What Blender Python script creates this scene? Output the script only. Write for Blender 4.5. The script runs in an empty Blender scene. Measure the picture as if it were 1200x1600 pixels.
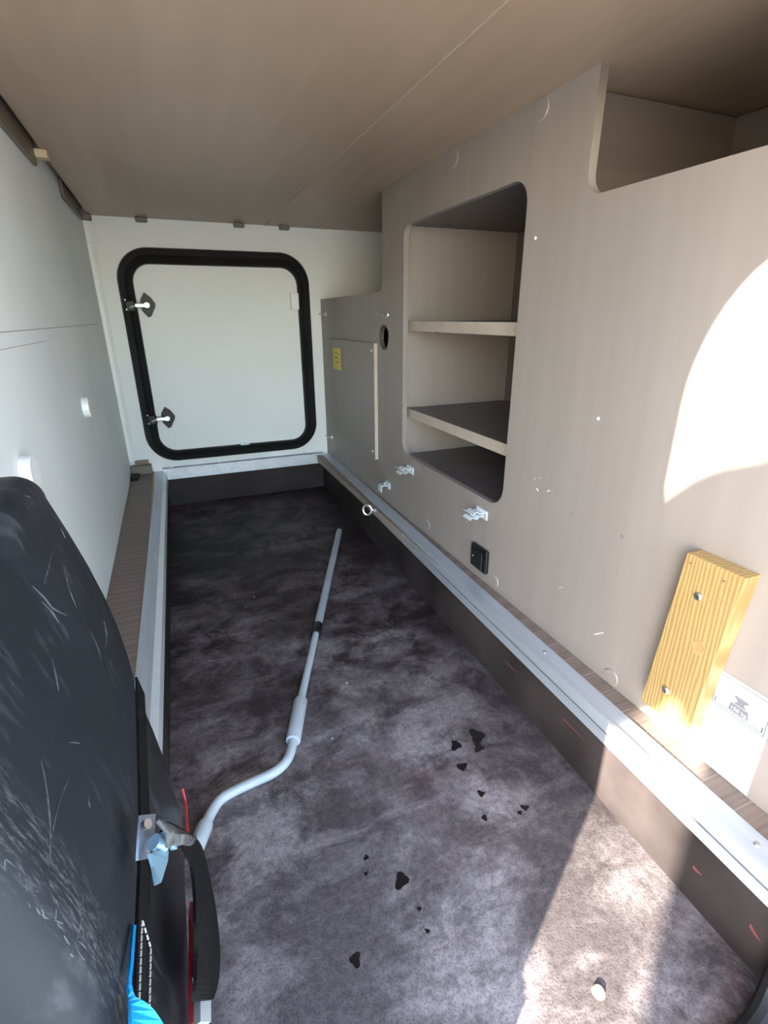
import bpy, bmesh, math, random
from mathutils import Vector, Matrix, Euler
random.seed(7)
scene = bpy.context.scene
C = scene.collection
PI = math.pi

# ------------------------------------------------------------------ camera
F_PX = 786.28
CAM_ROT = Euler((math.radians(68.827), math.radians(0.3156), math.radians(-22.258)), 'XYZ')
CAM_POS = Vector((0, 0, 0.64))
cam_data = bpy.data.cameras.new('camera')
cam = bpy.data.objects.new('camera', cam_data); C.objects.link(cam)
cam.location = CAM_POS; cam.rotation_euler = CAM_ROT
cam_data.sensor_fit = 'VERTICAL'; cam_data.sensor_height = 36.0
cam_data.lens = 36.0 * F_PX / 1600.0
cam_data.clip_start = 0.01
scene.camera = cam
# ------------------------------------------------------------------ light
SUN_K, SUN_T = 0.59, 0.33         # dy/dx of the sun's travel, drop per horizontal metre
world = bpy.data.worlds.new('world'); scene.world = world; world.use_nodes = True
wn = world.node_tree.nodes; wl = world.node_tree.links
bg = wn['Background']
sky = wn.new('ShaderNodeTexSky'); sky.sky_type = 'NISHITA'; sky.sun_disc = False
sky.sun_elevation = math.radians(28); sky.sun_rotation = math.radians(239)
sky.air_density = 1.0; sky.dust_density = 0.6
wl.new(sky.outputs[0], bg.inputs[0]); bg.inputs[1].default_value = 0.85
sun_d = bpy.data.lights.new('sun', 'SUN'); sun_d.energy = 20.0; sun_d.angle = math.radians(0.53)
sun_d.color = (1.0, 0.94, 0.83)
sun = bpy.data.objects.new('sun', sun_d); C.objects.link(sun)
hl = math.hypot(1, SUN_K)
sun.rotation_euler = Vector((1, SUN_K, -SUN_T * hl)).to_track_quat('-Z', 'Y').to_euler()
sun.location = (-3, -2, 3)
scene.view_settings.view_transform = 'Standard'
scene.view_settings.look = 'None'
scene.view_settings.gamma = 1.0
scene.view_settings.use_curve_mapping = False
scene.view_settings.exposure = 1.5

# ------------------------------------------------------------------ pixel -> point on a known plane
RM = CAM_ROT.to_matrix()
def ray(x, y): return RM @ Vector(((x - 600) / F_PX, -(y - 800) / F_PX, -1.0))
def PX(x, y, X): d = ray(x, y); return CAM_POS + d * ((X - CAM_POS.x) / d.x)
def PY(x, y, Y): d = ray(x, y); return CAM_POS + d * ((Y - CAM_POS.y) / d.y)
def PZ(x, y, Z): d = ray(x, y); return CAM_POS + d * ((Z - CAM_POS.z) / d.z)

# ------------------------------------------------------------------ materials
MATS = {}
def mat(name, col, rough=0.5, metal=0.0, col2=None, scale=8.0, stretch=(1, 1, 1), detail=4.0, bump=0.0, bscale=None,
        lo=0.35, hi=0.65, spec=0.5, coat=0.0):
    m = bpy.data.materials.new(name); m.use_nodes = True
    nt = m.node_tree; N = nt.nodes; L = nt.links
    b = N['Principled BSDF']
    b.inputs['Roughness'].default_value = rough; b.inputs['Metallic'].default_value = metal
    b.inputs['Specular IOR Level'].default_value = spec
    b.inputs['Coat Weight'].default_value = coat
    tc = N.new('ShaderNodeTexCoord'); mp = N.new('ShaderNodeMapping')
    mp.inputs['Scale'].default_value = stretch
    L.new(tc.outputs['Object'], mp.inputs['Vector'])
    nz = N.new('ShaderNodeTexNoise'); nz.inputs['Scale'].default_value = scale; nz.inputs['Detail'].default_value = detail
    L.new(mp.outputs[0], nz.inputs['Vector'])
    rp = N.new('ShaderNodeValToRGB')
    rp.color_ramp.elements[0].position = lo; rp.color_ramp.elements[1].position = hi
    c2 = col2 if col2 else tuple(min(1, c * 1.06) for c in col)
    rp.color_ramp.elements[0].color = (*col, 1); rp.color_ramp.elements[1].color = (*c2, 1)
    L.new(nz.outputs['Fac'], rp.inputs['Fac'])
    L.new(rp.outputs['Color'], b.inputs['Base Color'])
    if bump:
        n2 = N.new('ShaderNodeTexNoise'); n2.inputs['Scale'].default_value = bscale or scale * 3
        n2.inputs['Detail'].default_value = 3
        L.new(mp.outputs[0], n2.inputs['Vector'])
        bp = N.new('ShaderNodeBump'); bp.inputs['Strength'].default_value = bump; bp.inputs['Distance'].default_value = 0.002
        L.new(n2.outputs['Fac'], bp.inputs['Height']); L.new(bp.outputs[0], b.inputs['Normal'])
    MATS[name] = m
    return m
mat('taupe', (.250, .217, .196), .42, col2=(.268, .234, .212), scale=5, stretch=(6, 6, .35), bump=.05, bscale=40)
mat('taupe_ceiling', (.335, .240, .165), .38, col2=(.360, .260, .180), scale=5, stretch=(6, .35, 6), bump=.04, bscale=40)
mat('taupe_edge', (.40, .34, .28), .45, col2=(.44, .38, .315), scale=20)
mat('white_panel', (.76, .81, .82), .55, col2=(.81, .855, .86), scale=3.5, bump=.10, bscale=60)
mat('white_wall', (.74, .765, .755), .5, col2=(.77, .795, .785), scale=3, bump=.03)
mat('white_plastic', (.82, .83, .82), .4)
mat('joint_grey', (.42, .43, .42), .6)
mat('taupe_shaded', (.115, .098, .092), .45, col2=(.135, .115, .108), scale=5, stretch=(.4, 6, 6))  # taupe darkened: shade inside niche and cubby put into the colour
mat('rubber', (.006, .006, .007), .55, col2=(.011, .011, .012), scale=9, spec=.3)
mat('black_plastic', (.007, .008, .009), .4, col2=(.011, .012, .013), scale=14, spec=.3)
mat('alu', (.52, .56, .62), .42, .6, col2=(.60, .64, .70), scale=6, stretch=(10, .6, 10))
mat('steel', (.62, .63, .64), .28, 1.0, scale=30)
mat('zinc', (.70, .76, .79), .38, .35, scale=30)
mat('vinyl_plank', (.135, .098, .080), .5, col2=(.235, .175, .142), scale=5, stretch=(1.2, 26, 8), bump=.25, bscale=6, lo=.3, hi=.7)
mat('vinyl_under', (.36, .29, .24), .6)
mat('well_side', (.018, .014, .0135), .6, col2=(.050, .040, .038), scale=5, bump=.05, bscale=200, spec=.2)
mat('well_side_far', (.022, .016, .016), .55, col2=(.03, .022, .021), scale=6, spec=.2)
mat('tube_grey', (.30, .33, .35), .4, col2=(.35, .38, .40), scale=12)
mat('tube_white', (.37, .41, .435), .42, col2=(.42, .46, .48), scale=12)
mat('dark_wood', (.13, .10, .075), .5, col2=(.17, .135, .10), scale=9)
mat('beige_block', (.52, .41, .25), .5)
mat('taupe_block', (.17, .14, .115), .5)
mat('sign_white', (.50, .54, .56), .35, col2=(.53, .57, .59))
mat('ink', (.05, .052, .065), .5)
mat('ink_soft', (.36, .39, .42), .5)
mat('ink_grey', (.16, .16, .18), .5)
mat('yellow', (.62, .50, .05), .5, col2=(.70, .58, .08))
mat('webbing', (.005, .005, .005), .75, col2=(.010, .009, .009), scale=60, stretch=(1, 1, 1), bump=.5, bscale=500, spec=.1)
mat('buckle_steel', (.24, .27, .33), .4, .6, scale=30)
mat('webbing_grey', (.035, .033, .032), .7, col2=(.09, .088, .085), scale=80, bump=.5, bscale=400)
mat('blue', (.0, .26, .62), .5, col2=(.0, .32, .70), bump=.3, bscale=500)
mat('red', (.36, .015, .02), .5, col2=(.48, .03, .035), scale=40)
mat('red_mark', (.15, .035, .04), .7)
mat('thread', (.33, .32, .30), .7)
mat('grey_plastic', (.34, .36, .37), .45)
mat('blue_zinc', (.20, .32, .40), .35, .4)
mat('knot', (.30, .17, .07), .5, col2=(.42, .26, .11), scale=60)
mat('pine_side', (.66, .49, .22), .55, col2=(.74, .58, .31), scale=10, stretch=(8, 8, .8))
mat('asphalt', (.38, .36, .33), .9, col2=(.46, .44, .40), scale=30, bump=.3)
mat('fence_wood', (.25, .17, .10), .7, col2=(.33, .23, .14), scale=6, stretch=(1, 8, 8))
mat('stain', (.006, .005, .006), .3)
mat('dark_gap', (.003, .003, .003), .9, spec=.02)
mat('body_white', (.75, .75, .74), .3)
mat('cavity', (.03, .028, .026), .8)

def wood_pine():
    m = bpy.data.materials.new('pine'); m.use_nodes = True
    N = m.node_tree.nodes; L = m.node_tree.links; b = N['Principled BSDF']
    b.inputs['Roughness'].default_value = .5
    tc = N.new('ShaderNodeTexCoord'); mp = N.new('ShaderNodeMapping'); mp.inputs['Scale'].default_value = (1, 1, .10)
    L.new(tc.outputs['Object'], mp.inputs[0])
    w = N.new('ShaderNodeTexWave'); w.wave_type = 'BANDS'; w.bands_direction = 'Y'
    w.inputs['Scale'].default_value = 52; w.inputs['Distortion'].default_value = 7.5; w.inputs['Detail'].default_value = 2.5
    w.inputs['Detail Scale'].default_value = .9
    L.new(mp.outputs[0], w.inputs[0])
    rp = N.new('ShaderNodeValToRGB'); e = rp.color_ramp.elements
    e[0].position = .1; e[0].color = (.37, .255, .108, 1); e[1].position = .9; e[1].color = (.275, .17, .058, 1)
    L.new(w.outputs['Fac'], rp.inputs[0]); L.new(rp.outputs[0], b.inputs['Base Color'])
    bp = N.new('ShaderNodeBump'); bp.inputs['Strength'].default_value = .25; bp.inputs['Distance'].default_value = .001
    L.new(w.outputs['Fac'], bp.inputs['Height']); L.new(bp.outputs[0], b.inputs['Normal'])
    MATS['pine'] = m
wood_pine()

def scuffed(name, base, dust, amount_lo, amount_hi, scale, rough, streak):
    """dark plastic with pale scratches"""
    m = bpy.data.materials.new(name); m.use_nodes = True
    N = m.node_tree.nodes; L = m.node_tree.links; b = N['Principled BSDF']
    b.inputs['Roughness'].default_value = rough; b.inputs['Specular IOR Level'].default_value = .22
    tc = N.new('ShaderNodeTexCoord')
    n1 = N.new('ShaderNodeTexNoise'); n1.inputs['Scale'].default_value = scale; n1.inputs['Detail'].default_value = 8; n1.inputs['Roughness'].default_value = .7
    L.new(tc.outputs['Object'], n1.inputs[0])
    mp = N.new('ShaderNodeMapping'); mp.inputs['Scale'].default_value = streak; mp.inputs['Rotation'].default_value = (.5, .2, .1)
    L.new(tc.outputs['Object'], mp.inputs[0])
    n2 = N.new('ShaderNodeTexNoise'); n2.inputs['Scale'].default_value = scale * 2; n2.inputs['Detail'].default_value = 6
    L.new(mp.outputs[0], n2.inputs[0])
    mu = N.new('ShaderNodeMath'); mu.operation = 'MULTIPLY'
    L.new(n1.outputs['Fac'], mu.inputs[0]); L.new(n2.outputs['Fac'], mu.inputs[1])
    rp = N.new('ShaderNodeValToRGB'); e = rp.color_ramp.elements
    e[0].position = amount_lo; e[0].color = (*base, 1); e[1].position = amount_hi; e[1].color = (*dust, 1)
    L.new(mu.outputs[0], rp.inputs[0])
    out = rp.outputs[0]
    if name == 'case_plastic':                      # rubbed, whitened plastic along the near corner
        sp_ = N.new('ShaderNodeSeparateXYZ'); L.new(tc.outputs['Object'], sp_.inputs[0])
        f1 = N.new('ShaderNodeMapRange'); f1.inputs['From Min'].default_value = .026; f1.inputs['From Max'].default_value = .004
        ab = N.new('ShaderNodeMath'); ab.operation = 'SUBTRACT'; ab.inputs[1].default_value = .252; L.new(sp_.outputs['Y'], ab.inputs[0])
        ab2 = N.new('ShaderNodeMath'); ab2.operation = 'ABSOLUTE'; L.new(ab.outputs[0], ab2.inputs[0])
        L.new(ab2.outputs[0], f1.inputs['Value'])
        n3 = N.new('ShaderNodeTexNoise'); n3.inputs['Scale'].default_value = 55; n3.inputs['Detail'].default_value = 9; n3.inputs['Roughness'].default_value = .75
        L.new(mp.outputs[0], n3.inputs[0])
        f2 = N.new('ShaderNodeMapRange'); f2.inputs['From Min'].default_value = .50; f2.inputs['From Max'].default_value = .62
        L.new(n3.outputs['Fac'], f2.inputs['Value'])
        m1 = N.new('ShaderNodeMath'); m1.operation = 'MULTIPLY'; L.new(f1.outputs[0], m1.inputs[0]); L.new(f2.outputs[0], m1.inputs[1])
        mx = N.new('ShaderNodeMix'); mx.data_type = 'RGBA'; mx.inputs['B'].default_value = (.085, .09, .095, 1)
        L.new(m1.outputs[0], mx.inputs['Factor']); L.new(out, mx.inputs['A']); out = mx.outputs['Result']
    L.new(out, b.inputs['Base Color'])
    MATS[name] = m
scuffed('case_plastic', (.014, .016, .020), (.075, .08, .088), .30, .58, 9, .5, (1, 8, 1.2))
scuffed('case_base', (.014, .014, .015), (.06, .06, .062), .28, .50, 12, .34, (1, 6, 1))
scuffed('scuff', (.03, .032, .036), (.10, .105, .11), .18, .40, 26, .6, (2, 6, 2))

def well_floor_mat():
    m = bpy.data.materials.new('well_floor'); m.use_nodes = True
    N = m.node_tree.nodes; L = m.node_tree.links; b = N['Principled BSDF']
    b.inputs['Specular IOR Level'].default_value = .14
    tc = N.new('ShaderNodeTexCoord')
    def noise(scale, detail=6, rough=.6, dist=0., st=(1, 1, 1), rot=(0, 0, 0)):
        mp = N.new('ShaderNodeMapping'); mp.inputs['Scale'].default_value = st; mp.inputs['Rotation'].default_value = rot
        L.new(tc.outputs['Object'], mp.inputs[0])
        n = N.new('ShaderNodeTexNoise'); n.inputs['Scale'].default_value = scale; n.inputs['Detail'].default_value = detail
        n.inputs['Roughness'].default_value = rough; n.inputs['Distortion'].default_value = dist
        L.new(mp.outputs[0], n.inputs[0]); return n.outputs['Fac']
    def ramp(f, lo, hi, a=0., c=1.):
        r = N.new('ShaderNodeMapRange'); r.inputs['From Min'].default_value = lo; r.inputs['From Max'].default_value = hi
        r.inputs['To Min'].default_value = a; r.inputs['To Max'].default_value = c
        L.new(f, r.inputs['Value']); return r.outputs[0]
    def op(o, a, c):
        n = N.new('ShaderNodeMath'); n.operation = o
        for i, v in enumerate((a, c)):
            if isinstance(v, float): n.inputs[i].default_value = v
            else: L.new(v, n.inputs[i])
        n.use_clamp = o == 'ADD'
        return n.outputs[0]
    sep = N.new('ShaderNodeSeparateXYZ'); L.new(tc.outputs['Object'], sep.inputs[0])
    near = ramp(sep.outputs['Y'], 2.0, .35, .50, 1.3)           # more dust trodden in near the door
    smear = op('MULTIPLY', ramp(noise(10., 10, .72, .35), .40, .74), ramp(noise(3.0, 5, .55, .4), .38, .60, .06, 1.7))
    film = ramp(sep.outputs['Y'], 1.25, .45, .0, .28)              # trodden-in film of dust by the door
    streak = ramp(noise(6, 9, .7, .5, (1, 2.6, 1), (0, 0, .5)), .50, .74)
    fine = ramp(noise(90, 3, .7), .10, .80, .25, 1.)
    edge = ramp(sep.outputs['X'], .62, .34, .45, 1.0)
    d = op('ADD', op('ADD', smear, op('MULTIPLY', streak, .6)), film)
    d = op('MULTIPLY', op('MULTIPLY', d, fine), near)
    d = op('MULTIPLY', d, edge)
    # embossed anti-slip weave
    v = N.new('ShaderNodeTexVoronoi'); v.inputs['Scale'].default_value = 300; L.new(tc.outputs['Object'], v.inputs['Vector'])
    weave = ramp(v.outputs['Distance'], .1, .6)
    d = op('MULTIPLY', d, op('ADD', op('MULTIPLY', weave, .42), .62))
    # crumbs
    v2 = N.new('ShaderNodeTexVoronoi'); v2.inputs['Scale'].default_value = 17; L.new(tc.outputs['Object'], v2.inputs['Vector'])
    crumb = ramp(v2.outputs['Distance'], .055, .035)
    crumb = op('MULTIPLY', crumb, ramp(noise(9, 2), .50, .60))
    mx = N.new('ShaderNodeMix'); mx.data_type = 'RGBA'
    mx.inputs['A'].default_value = (.0165, .0105, .0108, 1); mx.inputs['B'].default_value = (.30, .255, .25, 1)
    L.new(d, mx.inputs['Factor'])
    mx2 = N.new('ShaderNodeMix'); mx2.data_type = 'RGBA'; mx2.inputs['B'].default_value = (.6, .58, .55, 1)
    L.new(crumb, mx2.inputs['Factor']); L.new(mx.outputs['Result'], mx2.inputs['A'])
    # reddish rubbed patches
    red = op('MULTIPLY', ramp(noise(4.5, 4, .6, .5), .56, .72), ramp(noise(40, 3), .4, .7))
    mx3 = N.new('ShaderNodeMix'); mx3.data_type = 'RGBA'; mx3.inputs['B'].default_value = (.14, .05, .05, 1)
    L.new(op('MULTIPLY', red, .45), mx3.inputs['Factor']); L.new(mx2.outputs['Result'], mx3.inputs['A'])
    L.new(mx3.outputs['Result'], b.inputs['Base Color'])
    L.new(ramp(d, 0., .5, .52, .70), b.inputs['Roughness'])
    bp = N.new('ShaderNodeBump'); bp.inputs['Strength'].default_value = .25; bp.inputs['Distance'].default_value = .0008
    L.new(weave, bp.inputs['Height']); L.new(bp.outputs[0], b.inputs['Normal'])
    MATS['well_floor'] = m
well_floor_mat()

# ------------------------------------------------------------------ mesh helpers
def link(name, me, m, parent=None, smooth=False):
    o = bpy.data.objects.new(name, me); C.objects.link(o)
    if m:
        me.materials.clear(); me.materials.append(MATS[m])
    if parent is not None: o.parent = parent
    if smooth:
        for p in me.polygons: p.use_smooth = True
    return o
def obj(name, bm, m, parent=None, smooth=False, sharp=35):
    bmesh.ops.recalc_face_normals(bm, faces=bm.faces)
    me = bpy.data.meshes.new(name); bm.to_mesh(me); bm.free()
    o = link(name, me, m, parent, smooth)
    if smooth: me.set_sharp_from_angle(angle=math.radians(sharp))
    return o
def tag(o, label, cat=None, group=None, kind=None):
    o['label'] = label
    if cat: o['category'] = cat
    if group: o['group'] = group
    if kind: o['kind'] = kind
    return o
def empty(name, loc=(0, 0, 0)):
    o = bpy.data.objects.new(name, None); C.objects.link(o); o.location = loc; o.empty_display_size = .03
    return o
def struct(o, label):
    o['kind'] = 'structure'; o['label'] = label; o['category'] = o.name.split('_')[0]
    return o
def boxb(x0, x1, y0, y1, z0, z1, bev=0., seg=2, bm=None):
    bm2 = bmesh.new(); bmesh.ops.create_cube(bm2, size=1)
    for v in bm2.verts:
        v.co = Vector(((x0 + x1) / 2 + v.co.x * (x1 - x0), (y0 + y1) / 2 + v.co.y * (y1 - y0), (z0 + z1) / 2 + v.co.z * (z1 - z0)))
    if bev: bmesh.ops.bevel(bm2, geom=bm2.edges[:], offset=bev, segments=seg, affect='EDGES', profile=.5)
    if bm is None: return bm2
    me = bpy.data.meshes.new('tmp'); bm2.to_mesh(me); bm2.free(); bm.from_mesh(me); bpy.data.meshes.remove(me)
    return bm
def cyl(p0, p1, r, r2=None, seg=20, bm=None):
    bm = bm or bmesh.new(); p0 = Vector(p0); p1 = Vector(p1); d = p1 - p0
    q = d.to_track_quat('Z', 'Y').to_matrix().to_4x4()
    bmesh.ops.create_cone(bm, cap_ends=True, segments=seg, radius1=r, radius2=r if r2 is None else r2, depth=d.length,
                          matrix=Matrix.Translation((p0 + p1) / 2) @ q)
    return bm
def smooth_path(pts, n=6):
    """Catmull-Rom through the points"""
    P = [Vector(p) for p in pts]; out = []
    for i in range(len(P) - 1):
        a = P[max(i - 1, 0)]; b = P[i]; c = P[i + 1]; d = P[min(i + 2, len(P) - 1)]
        for k in range(n):
            t = k / n
            out.append(.5 * ((2 * b) + (-a + c) * t + (2 * a - 5 * b + 4 * c - d) * t * t + (-a + 3 * b - 3 * c + d) * t ** 3))
    out.append(P[-1]); return out
def tube(pts, r, seg=12, bm=None, cap=True):
    bm = bm or bmesh.new(); P = [Vector(p) for p in pts]; rings = []
    rr = r if isinstance(r, (list, tuple)) else [r] * len(P)
    up = None
    for i, p in enumerate(P):
        d = (P[min(i + 1, len(P) - 1)] - P[max(i - 1, 0)]).normalized()
        if up is None:
            up = Vector((0, 0, 1)) if abs(d.z) < .9 else Vector((1, 0, 0))
        s = d.cross(up).normalized(); up = s.cross(d).normalized()
        rings.append([bm.verts.new(p + (s * math.cos(a) + up * math.sin(a)) * rr[i]) for a in [2 * PI * k / seg for k in range(seg)]])
    for a, b in zip(rings, rings[1:]):
        for k in range(seg): bm.faces.new((a[k], a[(k + 1) % seg], b[(k + 1) % seg], b[k]))
    if cap: bm.faces.new(rings[0][::-1]); bm.faces.new(rings[-1])
    return bm
def loft(sections, bm=None, caps=True):
    bm = bm or bmesh.new(); R = [[bm.verts.new(p) for p in s] for s in sections]; n = len(R[0])
    for a, b in zip(R, R[1:]):
        for k in range(n): bm.faces.new((a[k], a[(k + 1) % n], b[(k + 1) % n], b[k]))
    if caps: bm.faces.new(R[0][::-1]); bm.faces.new(R[-1])
    return bm
def ribbon(left, right, th, bm=None):
    """strip between two 3D polylines, with thickness"""
    bm = bm or bmesh.new(); S = []
    n = len(left)
    for i in range(n):
        l = Vector(left[i]); r = Vector(right[i])
        j, k = max(i - 1, 0), min(i + 1, n - 1)
        d = ((Vector(left[k]) + Vector(right[k])) - (Vector(left[j]) + Vector(right[j])))
        nn = d.cross(r - l).normalized() * th / 2
        S.append([l + nn, r + nn, r - nn, l - nn])
    return loft(S, bm)
def rounded(x0, x1, y0, y1, r, seg=8):
    rs = r if isinstance(r, (list, tuple)) else [r] * 4      # corners: x1y1, x0y1, x0y0, x1y0
    out = []
    for (cx, cy, a0), q in zip(((x1, y1, 0), (x0, y1, PI / 2), (x0, y0, PI), (x1, y0, 1.5 * PI)), rs):
        sx = -1 if cx == x1 else 1; sy = -1 if cy == y1 else 1
        if q <= 0: out.append((cx, cy)); continue
        for k in range(seg + 1):
            a = a0 + PI / 2 * k / seg
            out.append((cx + sx * q + math.cos(a) * q, cy + sy * q + math.sin(a) * q))
    return out
def plate(name, outlines, th, axis, pos, m, parent=None, bevel=0., taper_mat=None):
    """flat board with holes: outlines in 2D (first is the rim); axis 'x' -> (y,z) plane with thickness from pos to pos+th along x"""
    cu = bpy.data.curves.new('tmp', 'CURVE'); cu.dimensions = '2D'; cu.fill_mode = 'BOTH'
    cu.extrude = abs(th) / 2 - bevel; cu.bevel_depth = bevel; cu.bevel_resolution = 1
    if bevel: cu.offset = -bevel
    for pts in outlines:
        sp = cu.splines.new('POLY'); sp.points.add(len(pts) - 1); sp.use_cyclic_u = True
        for p, q in zip(sp.points, pts): p.co = (q[0], q[1], 0, 1)
    o = bpy.data.objects.new('tmp', cu); C.objects.link(o)
    dg = bpy.context.evaluated_depsgraph_get()
    me = bpy.data.meshes.new_from_object(o.evaluated_get(dg))
    bpy.data.objects.remove(o); bpy.data.curves.remove(cu)
    mid = pos + th / 2
    for v in me.vertices:
        a, b, c = v.co
        v.co = (mid + c, a, b) if axis == 'x' else ((a, mid - c, b) if axis == 'y' else (a, b, mid + c))
    me.name = name
    bm = bmesh.new(); bm.from_mesh(me); bmesh.ops.recalc_face_normals(bm, faces=bm.faces); bm.to_mesh(me); bm.free()
    return link(name, me, m, parent)
def copy_tree(o, parent=None, offset=None):
    c = o.copy(); C.objects.link(c)
    if parent is not None: c.parent = parent
    if offset is not None: c.location = Vector(offset)
    for ch in list(o.children): copy_tree(ch, c)
    return c
def text(name, s, size, m, parent, origin, u, v, n, lift=.0004, align='CENTER'):
    cu = bpy.data.curves.new('t', 'FONT'); cu.body = s; cu.size = size; cu.align_x = align; cu.extrude = .0001; cu.resolution_u = 3
    o = bpy.data.objects.new('t', cu); C.objects.link(o)
    me = bpy.data.meshes.new_from_object(o.evaluated_get(bpy.context.evaluated_depsgraph_get()))
    bpy.data.objects.remove(o); bpy.data.curves.remove(cu)
    u, v, n = Vector(u), Vector(v), Vector(n)
    for w in me.vertices: w.co = Vector(origin) + u * w.co.x + v * w.co.y + n * (w.co.z + lift)
    me.name = name
    return link(name, me, m, parent)

# ------------------------------------------------------------------ dimensions (metres, z = 0 is the ledge)
XL, XR, XB = -.226, .671, 1.10      # left wall, right panel, back of the cabinet space
YN, YF = .03, 2.40                  # inner face of the door wall, far wall
ZC, ZW = 1.0, -.165                 # ceiling, floor of the sunken tray
PT = .016                           # panel thickness
def xr(y): return .588 + .022 * y   # inner edge of right rail
def xl(y): return -.127 + .013 * y  # inner edge of left rail

# ------------------------------------------------------------------ outside ground
g = obj('ground', boxb(-14, 14, -14, 14, -.60, -.55), 'asphalt'); struct(g, 'grey paved ground outside below the open door')
# ------------------------------------------------------------------ shell
wl_ = obj('wall_left', boxb(XL - .03, XL, 0, YF + .03, -.03, ZC + .05), 'white_panel')
struct(wl_, 'white grained wall panel on the left beside the black case')
# shallow horizontal crease in the left wall
s = obj('panel_joint', boxb(XL - .001, XL + .0006, .85, 2.22, .6212, .6232), 'joint_grey', wl_)
s = obj('panel_joint', boxb(XL - .001, XL + .0004, .3, 1.25, .598, .5992), 'joint_grey', wl_)

wf = plate('wall_far', [[(XL - .03, ZW - .03), (XB + .03, ZW - .03), (XB + .03, ZC + .05), (XL - .03, ZC + .05)],
                        rounded(-.110, .585, .072, .868, .10)], .03, 'y', YF, 'white_wall')
struct(wf, 'white end wall around the rounded hatch')
wn_ = plate('wall_near', [[(XL - .06, ZW - .06), (XB + .03, ZW - .06), (XB + .03, ZC + .15), (XL - .06, ZC + .15)],
                          rounded(-.195, .60, ZW + .0, .985, .13)], .03, 'y', 0.0, 'body_white')
struct(wn_, 'white outer wall with the wide rounded door opening')
wb = obj('wall_back', boxb(XB, XB + .03, YN, YF, -.03, ZC + .05), 'taupe'); struct(wb, 'dark rear board behind the right hand panel')

# right panel with cut-outs -------------------------------------------------
OP = rounded(.918, 1.487, .219, .884, [.035, .045, .05, .045])     # corners: far-top, near-top, near-bottom, far-bottom
def arc(cx, cy, r, a0, a1, n=8):
    return [(cx + r * math.cos(a0 + (a1 - a0) * k / n), cy + r * math.sin(a0 + (a1 - a0) * k / n)) for k in range(n + 1)]
rim = [(YN, 0), (YF, 0), (YF, .717)]
rim += arc(1.651 + .045, .717 + .045, .045, -PI / 2, -PI)          # step near the far wall
rim += [(1.651, ZC), (.762, ZC)]
rim += arc(.762 - .035, .822 + .035, .035, 0, -PI / 2)             # upper right cut-out
rim += [(.40, .822), (.40, ZC), (YN, ZC)]
hole = []
for k in range(40):
    a = 2 * PI * k / 40; rr = .0405 + random.uniform(-.0012, .0012) + (.002 if 2.4 < a < 3.0 or 3.9 < a < 4.3 else 0)
    hole.append((1.643 + rr * math.cos(a), .577 + rr * math.sin(a)))
wr = plate('wall_right', [rim, OP, hole], PT, 'x', XR, 'taupe')
struct(wr, 'tall taupe furniture panel with shelf cut-out, notch and round cable hole')
plate('hole_shade_disc', [[(1.643 + .05 * math.cos(a), .577 + .05 * math.sin(a)) for a in [2 * PI * k / 24 for k in range(24)]]], .002, 'x', XR + PT + .0002, 'dark_gap', wr)  # black disc painting the darkness inside the hole
plate('hole_liner', [[(1.643 + .0425 * math.cos(2 * PI * k / 40), .577 + .0425 * math.sin(2 * PI * k / 40)) for k in range(40)], hole], .013, 'x', XR + .001, 'dark_gap', wr)  # black ring painting shade over the hole's inner rim
# ceiling ---------------------------------------------------------------
ce = obj('ceiling', boxb(XL - .03, XB + .03, 0, YF + .03, ZC + .022, ZC + .05), 'dark_wood')
struct(ce, 'taupe bed base boards forming the ceiling')
obj('board', boxb(XL + .022, .443, YN, YF, ZC, ZC + .022), 'taupe_ceiling', ce)
obj('board', boxb(.4445, XB, YN, YF, ZC - .0012, ZC + .022), 'taupe_ceiling', ce)
tag(obj('lit_board_edge', boxb(.4428, .4444, YN, YF - .15, ZC - .0014, ZC + .002), 'taupe_edge', ce), 'thin joint between ceiling boards, its lit edge painted pale')  # light on the board's edge painted as a paler strip
# ledges of vinyl planks ---------------------------------------------------
fl = obj('floor', boxb(-.135, .668, .04, YF, ZW - .02, ZW), 'well_floor')
struct(fl, 'dark anti-slip board floor of the sunken tray, smeared with pale dust')
tl = obj('floor_ledge_left', boxb(XL, -.135, YN, YF, -.03, .0007), 'vinyl_under'); struct(tl, 'narrow brown plank ledge along the white left wall')
tr = obj('floor_ledge_right', boxb(.612, XB, YN, YF, -.03, .0007), 'vinyl_under'); struct(tr, 'narrow brown plank ledge along the taupe panel')
PITCH = .05
pm = {}
for side, x0, x1, par in (('l', XL + .0005, -.139, tl), ('r', .606, XR - .0005, tr)):
    o0 = None
    n = int((YF - YN) / PITCH)
    for k in range(n):
        if o0 is None:
            o0 = obj('plank', boxb(x0, x1, 0.0009, PITCH - .0009, .0005, .0016, .0004, 1), 'vinyl_plank', par); o = o0
        else:
            o = o0.copy(); C.objects.link(o)
        o.location = (0, YN + k * PITCH, 0)
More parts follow.
